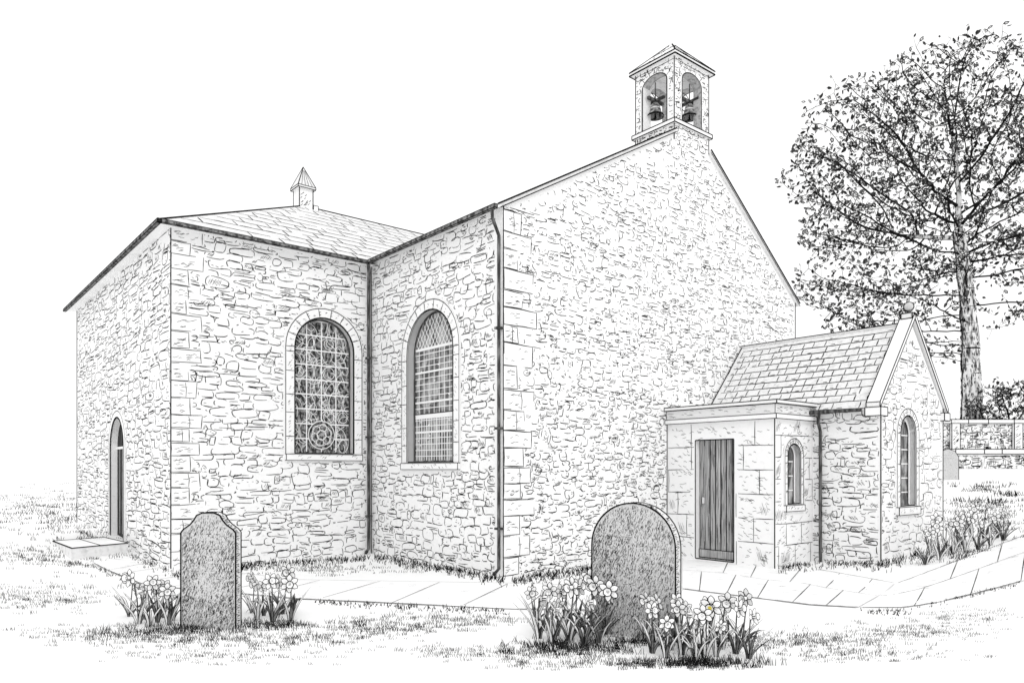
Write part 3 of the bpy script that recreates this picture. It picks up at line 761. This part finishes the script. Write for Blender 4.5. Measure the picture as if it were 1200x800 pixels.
# ---------------------------------------------------------------- tree
def leaf(mb,p,l,w,solid):
    d=Vector((R(-1,1),R(-.6,.6),R(-1,1))).normalized(); n=Vector((R(-.6,.6),-1,R(-.6,.6))).normalized(); s=d.cross(n).normalized()
    P=[p,p+d*l*.35+s*w*.5,p+d*l*.7+s*w*.4,p+d*l,p+d*l*.7-s*w*.4,p+d*l*.35-s*w*.5]
    if solid: mb.poly(P,LEAFD); return
    c=p+d*l*.52; I=[c+(q-c)*.52 for q in P]
    for i in range(6): j=(i+1)%6; mb.poly([P[i],P[j],I[j],I[i]],INK)
    mb.poly(I,LEAFW)
def tree(base,tops,attr,tipr,step,di,dk,label,name,leaflen,nl,barkmin,cat='tree',it=160,trunkr=0,exp=2.25,mom=.4,solid=.4):
    nodes=[np.array(base)]; par=[-1]; dirs=[np.array((0,0,1.))]
    for p in tops:
        q=np.array(p); st=nodes[-1]; n=max(1,int(np.linalg.norm(q-st)/step)); dv=(q-st)/np.linalg.norm(q-st)
        for i in range(1,n+1): nodes.append(st+(q-st)*i/n+np.random.uniform(-.02,.02,3)); par.append(len(nodes)-2); dirs.append(dv)
    nt=len(nodes); nc=[1]*(nt-1)+[0]
    At=np.array(attr); alive=np.ones(len(At),bool)
    NA=np.zeros((40000,3)); NA[:nt]=np.array(nodes)
    D=np.linalg.norm(At[:,None]-NA[None,:nt],axis=2); near=D.argmin(1); nd=D.min(1)
    for _ in range(it):
        idx=np.where(alive&(nd<di))[0]
        if len(idx)==0: break
        new=[]
        for k in np.unique(near[idx]):
            a=idx[near[idx]==k]
            if nc[k]>=3: alive[a[nd[a]<.8]]=False; continue
            v=At[a]-nodes[k]; v/=np.linalg.norm(v,axis=1)[:,None]+1e-6; d=v.mean(0); d/=np.linalg.norm(d)+1e-6
            d=d+dirs[k]*mom+np.random.uniform(-.2,.2,3); d/=np.linalg.norm(d)+1e-6; new.append((k,nodes[k]+d*step,d))
        for k,p,d in new:
            i=len(nodes)
            nc[k]+=1
            if np.linalg.norm(NA[:i]-p,axis=1).min()<step*.45: continue
            nodes.append(p); NA[i]=p; nc.append(0); par.append(int(k)); dirs.append(d); dd=np.linalg.norm(At-p,axis=1); m=dd<nd; nd[m]=dd[m]; near[m]=i
        alive&=nd>dk
    n=len(nodes); ch=[[] for _ in range(n)]
    for i in range(1,n): ch[par[i]].append(i)
    r=[0]*n
    for i in range(n-1,-1,-1):
        r[i]=tipr if not ch[i] else sum(r[c]**exp for c in ch[i])**(1/exp)
    if trunkr:
        for i in range(nt): r[i]=trunkr*(1-.5*i/nt)
        r[0]=trunkr*1.35; r[1]=trunkr*1.12
    c=Vector(base); o=empty(name,c); tag(o,label,cat)
    mb=MB(); Vn=[Vector(p) for p in nodes]
    for i in range(n):
        for cc in ch[i]:
            rr=min(r[i],r[cc]*1.4); big=r[cc]>barkmin
            if big:
                mb.tube([Vn[i],Vn[cc]],[rr,r[cc]],BARK,9,False)
                for q in range(60 if r[cc]>.15 else 6):
                    a=R(0,6.3); dx=Vector((math.cos(a),math.sin(a),0)); f0=R(0,.7); f1=f0+R(.2,.4)
                    mb.tube([Vn[i].lerp(Vn[cc],f0)+dx*(rr+(r[cc]-rr)*f0)*.97,Vn[i].lerp(Vn[cc],f1)+dx*(rr+(r[cc]-rr)*min(f1,1))*.97],.012,INK,3)
                for sx in (-1,1):
                    dv=(Vn[cc]-Vn[i]); sd_=dv.cross(Vector((0,1,0))).normalized()*sx
                    mb.tube([Vn[i]+sd_*rr,Vn[cc]+sd_*r[cc]],.016,INK,4)
            else: mb.tube([Vn[i],Vn[cc]],[rr,r[cc]],INK,4,False)
    lf=MB()
    for i in range(n):
        if r[i]<tipr*2.6:
            for q in range(nl if R(0,1)<.6 else nl+1):
                dv=Vector((R(-1,1),R(-1,1),R(-.8,1))).normalized(); p0=Vn[i]; p=p0+dv*R(.08,.42)
                if R(0,1)<.6: mb.tube([p0,p],[tipr*.8,tipr*.5],INK,3,False)
                l=leaflen*R(.7,1.25); leaf(lf,p,l,l*R(.40,.58),R(0,1)<solid)
    mb.build('trunk',o,c)
    lf.build('crown',o,c); print('tree nodes',n); return o
TY=28.0
base=at(1140,495,TY); base.z=1.9
att=[]
while len(att)<4300:
    p=np.random.uniform(-1,1,3); q=np.linalg.norm(p)
    if q>1 or q<.15: continue
    if R(0,1)>.35+.65*q: continue
    x,z=p[0],p[2]
    if z<-.45 and abs(x-.1)<.25: continue
    if z<-.72 and x>.1: continue
    bump=1+.06*math.sin(5*math.atan2(z,x)+1)+.04*math.sin(11*math.atan2(z,x))
    cz_=1.6+(550-235)/FPX*TY; cx=(1118-600)/FPX*TY
    zz=p[2]*6.0*bump
    if z<-.3 and x<-.1: zz-=.7
    att.append((cx+p[0]*6.45*bump,TY+p[1]*4.0,cz_+zz))
tree(tuple(base),[tuple(at(1137,400,TY)),tuple(at(1131,330,TY)),tuple(at(1124,270,TY))],att,.0090,.29,3.4,.40,'tall broad tree in young leaf with bare lower trunk behind the graveyard wall','broadleaf_tree',.19,2,.055,'tree',200,.42,2.3,.35,.45)
att=[(18.1+R(-1.8,1.8),27+R(-.5,.5),R(2.2,4.9)) for i in range(420)]
att=[p for p in att if ((p[0]-18.1)/1.7)**2+((p[2]-2.9)/1.9)**2<1]
tree((18.1,27,1.8),[(18.1,27,2.5)],att,.010,.16,1.8,.2,'dark leafy shrub rising behind the right end of the graveyard wall','shrub',.16,3,.2,'shrub',60,0,2.4,.3,.5)

# ---------------------------------------------------------------- daffodils
def daff_proto(seed):
    random.seed(seed); H=R(.38,.47)
    lm=MB()
    for k in range(7):
        a=R(0,6.28); lean=R(.08,.28); h=R(.24,.40); w=R(.032,.046); d=Vector((math.cos(a),math.sin(a),0)); s=Vector((-math.sin(a),math.cos(a),0))
        s=(s+Vector((R(.5,1),0,0))*(1 if s.x>=0 else -1)).normalized()
        droop=R(.08,.2) if R(0,1)<.5 else 0
        P=[]; n=8
        for i in range(n+1):
            f=i/n; c=d*(.02+lean*f**1.6)+Z*(h*f-droop*f**3.5); ww=w*(1-.95*f**3)*.5*(.6+.4*math.sin(min(1,f*2)*1.57))
            P.append((c-s*ww,c-s*ww*.64,c+s*ww*.64,c+s*ww))
        M=BLADE if R(0,1)<.7 else BLADED
        for i in range(n):
            for j,m in ((0,INK),(1,M),(2,INK)): lm.poly([P[i][j],P[i][j+1],P[i+1][j+1],P[i+1][j]],m)
    st=MB(); tx=R(-.05,.05); top=Vector((tx,-.10,H)); st.tube([Vector((0,0,0)),Vector((tx*.4,0,H*.5)),Vector((tx,-.04,H*.97)),top],.007,BLADED,5)
    n=Vector((random.choice((-1,1))*R(.25,.8),-1,R(-.2,.3))).normalized(); e1=n.cross(Z).normalized(); e2=e1.cross(n).normalized()
    fm=MB(); Rr=R(.088,.10); ph=R(0,1)
    out=[(.1,0),(.25,.2),(.5,.33),(.75,.29),(.9,.16),(1.02,0)]
    for k in range(6):
        th=ph+k*math.pi/3; d=e1*math.cos(th)+e2*math.sin(th); s=-e1*math.sin(th)+e2*math.cos(th)
        back=n*(-.002 if k%2 else .006)
        ring=[(a,b) for a,b in out]+[(a,-b) for a,b in reversed(out[1:-1])]
        outer=[top+back+(d*a+s*b)*Rr+n*(.012*a) for a,b in ring]; inner=[top+back+(d*(.56+(a-.56)*.85)+s*b*.75)*Rr+n*(.012*a) for a,b in ring]
        N=len(ring)
        for i in range(N): j=(i+1)%N; fm.poly([outer[i],outer[j],inner[j],inner[i]],INK)
        fm.poly(inner,PETAL)
        fm.poly([top+back+n*.007+(d*.3+s*.012)*Rr,top+back+n*.013+(d*.6)*Rr,top+back+n*.007+(d*.3-s*.012)*Rr],GREY)
    tm=MB(); N=14
    def ring(r,h,wob=0): return [top+n*h+(e1*math.cos(2*math.pi*i/N)+e2*math.sin(2*math.pi*i/N))*r*(1+wob*(i%2)) for i in range(N)]
    r0,r1,r2,r3=ring(.021,.008),ring(.024,.050),ring(.038,.064,.12),ring(.030,.0635,.12)
    rb0=ring(.027,.0095)
    for i in range(N):
        j=(i+1)%N; tm.poly([r0[i],r0[j],rb0[j],rb0[i]],INK); tm.poly([r0[i],r0[j],r1[j],r1[i]],INK if i%4==0 else PETAL); tm.poly([r1[i],r1[j],r2[j],r2[i]],PETAL); tm.poly([r2[i],r2[j],r3[j],r3[i]],INK)
    cc_=ring(.016,.045); tm.poly(cc_,CUP)
    r3b=ring(.030,.0632,.12)
    for i in range(N): j=(i+1)%N; tm.poly([r3b[i],r3b[j],cc_[j],cc_[i]],PETAL)
    e=empty('daffodil',(0,0,0)); o1=lm.build('leaves',e); o2=st.build('stem',e); o3=fm.build('flower',e); o4=tm.build('trumpet',o3)
    return e,[o1,o2,o3],o4
protos=[daff_proto(100+i) for i in range(6)]; random.seed(21)
used=set()
def daff(p,sc,rot,label,group,yel=False):
    k=random.randrange(6); e,ch,tr=protos[k]; t=tr
    if k not in used and not yel: used.add(k); r=e
    else:
        r=e.copy(); COL.objects.link(r)
        for c in ch:
            c2=c.copy(); COL.objects.link(c2); c2.parent=r
            if c is ch[2]: t=tr.copy(); COL.objects.link(t); t.parent=c2
    if yel:
        t.data=t.data.copy()
        for i,m in enumerate(t.data.materials):
            if m==CUP: t.data.materials[i]=YEL
    r.location=p; r.rotation_euler=(0,0,rot); r.scale=(sc,)*3; tag(r,label,'daffodil',group)
clumps=[((150,208),(722,736),8,.92,'white daffodil in the clump left of the shouldered gravestone','daffodils left of the shouldered gravestone'),
 ((292,345),(718,730),7,.92,'white daffodil in the clump right of the shouldered gravestone','daffodils right of the shouldered gravestone'),
 ((622,722),(732,758),14,1.0,'white daffodil in the clump left of the round-topped gravestone','daffodils left of the round-topped gravestone'),
 ((752,880),(750,774),17,.92,'white daffodil in the clump right of the round-topped gravestone','daffodils right of the round-topped gravestone')]
for (x0,x1),(y0,y1),n,sc,lab,gr in clumps:
    for i in range(n):
        px=x0+(x1-x0)*(i+R(.2,.8))/n; py=y0+(y1-y0)*((i*.618)%1)
        daff(G(px,py),sc*R(.70,1.15),R(-.45,.45),lab,gr)
daff(G(826,770),1.05,.1,'daffodil with a yellow trumpet among the white ones right of the round-topped gravestone',None,True)
for i in range(13):
    f=(i+R(.2,.8))/13; px=1082+(1180-1082)*f; py=661-30*f+R(-3,3)-(7 if i%2 else 0)
    daff(G(px,py),1.12*R(.8,1.15),R(-.45,.45),'white daffodil in the bed beside the vestry wall','daffodils beside the vestry')
for e,ch,tr in protos:
    if e.location.length<.01:
        bpy.data.objects.remove(tr)
        for c in ch: bpy.data.objects.remove(c)
        bpy.data.objects.remove(e)
# ---------------------------------------------------------------- grass
gm=MB()
def onpath(px,py): return any(inpoly(px,py,P) for P in PATHS)
def gblade(x,y,h,w,m=INK):
    z=gz(x,y); a=R(0,6.28); l=R(.2,.9)*h; q=Vector((x,y,z)); t=q+Vector((math.cos(a)*l,math.sin(a)*l*.4,h)); mm=q.lerp(t,.5)+Z*h*.12; s=Vector((w/2,0,0))
    gm.poly([q-s,q+s,mm+s*.7,mm-s*.7],m); gm.poly([mm-s*.7,mm+s*.7,t],m)
def gpatch(px,py,rx,ry,n,h=.05,w=.006):
    for i in range(int(n*.9)):
        a=max(-1.3,min(1.3,random.gauss(0,.5))); b=max(-1.2,min(1.2,random.gauss(0,.5))); Y=py+b*ry
        if Y<556 or Y>786 or onpath(px+a*rx,Y): continue
        p=G(px+a*rx,Y)
        if p.y<5.6: continue
        k=p.y/7.5; m=INK if R(0,1)<.75 else GREY
        hh=h*R(.5,1); x=p.x
        for q in range(random.randint(2,6)):
            gblade(x,p.y+R(-.01,.01)*k,hh*R(.6,1.1)*(k**.5),w*(.6+.4*k),m); x+=R(.012,.03)*k
def gline(pts,n,h=.06,spread=4):
    for i in range(n):
        k=random.randrange(len(pts)-1); f=random.random(); a,b=pts[k],pts[k+1]
        p=G(a[0]+(b[0]-a[0])*f,a[1]+(b[1]-a[1])*f+abs(random.gauss(0,spread)))
        for q in range(2): gblade(p.x+R(-.05,.05),p.y+R(-.02,.02),h*R(.4,1.2),.010)
gline([(205,672),(300,660),(435,652)],420,.08); gline([(440,650),(590,678)],300,.08); gline([(600,678),(690,664),(780,654)],420,.08,6)
gline([(92,620),(130,640)],80); gline([(150,648),(200,668)],80); gline([(912,664),(955,660),(1033,660),(1085,645)],240,.08)
gline([(340,703),(600,715)],110,.045,3); gline([(20,650),(110,662),(170,688),(210,700)],120,.05); gline([(1010,715),(1060,715),(1200,680)],70,.04,3)
for a in ((210,738,75,7,150,.08,.006),(315,733,50,6,110,.08,.006),(670,760,65,10,220,.09,.0065),(812,778,80,6,220,.09,.0065),(745,752,50,7,90,.08,.006),(1130,650,60,12,110,.07,.008),
  (50,600,100,28,330,.07,.009),(40,650,90,14,150,.05,.007),(40,700,110,16,240,.05,.0055),(150,745,140,12,220,.05,.0055),(300,750,160,10,220,.05,.0055),(430,735,100,14,190,.05,.0055),(520,728,100,9,150,.05,.0055),
  (560,765,90,9,140,.05,.005),(700,778,140,6,120,.05,.005),(930,752,120,12,240,.05,.0055),(1060,740,100,10,170,.04,.005),(1000,768,120,7,120,.04,.005),(1120,722,60,10,90,.04,.005),(250,768,140,9,110,.04,.005),(380,668,80,6,90,.05,.007),(110,640,60,30,80,.05,.008),
  (1150,612,70,20,200,.07,.009),(1160,592,60,8,90,.06,.010),(1150,572,60,5,40,.07,.012),(1170,580,36,2,14,.12,.012),(1135,588,30,2,12,.12,.012),(1000,655,50,6,70,.05,.008),(640,700,60,5,60,.05,.006)): gpatch(*a)
tag(gm.build('grass'),'sparse short grass blades over the churchyard lawn','grass',None,'stuff')

# ---------------------------------------------------------------- light & camera
w=bpy.data.worlds.new('World'); scene.world=w; w.use_nodes=True
bg=w.node_tree.nodes['Background']; bg.inputs['Color'].default_value=(1,1,1,1); bg.inputs['Strength'].default_value=1.15
sd=bpy.data.lights.new('sun','SUN'); sd.energy=.6; sd.angle=math.radians(14); sd.color=(1,.99,.98)
so_=bpy.data.objects.new('sun',sd); COL.objects.link(so_); so_.rotation_euler=Vector((.2,-.85,.7)).to_track_quat('Z','Y').to_euler()
cd=bpy.data.cameras.new('camera'); cam=bpy.data.objects.new('camera',cd); COL.objects.link(cam)
cam.location=(0,0,EYE); cam.rotation_euler=(math.radians(90),0,0); cd.sensor_width=36; cd.lens=FPX/1200*36; cd.shift_y=150/1200; cd.clip_end=3000
scene.camera=cam
scene.view_settings.view_transform='Standard'
try: scene.view_settings.look='None'
except: pass
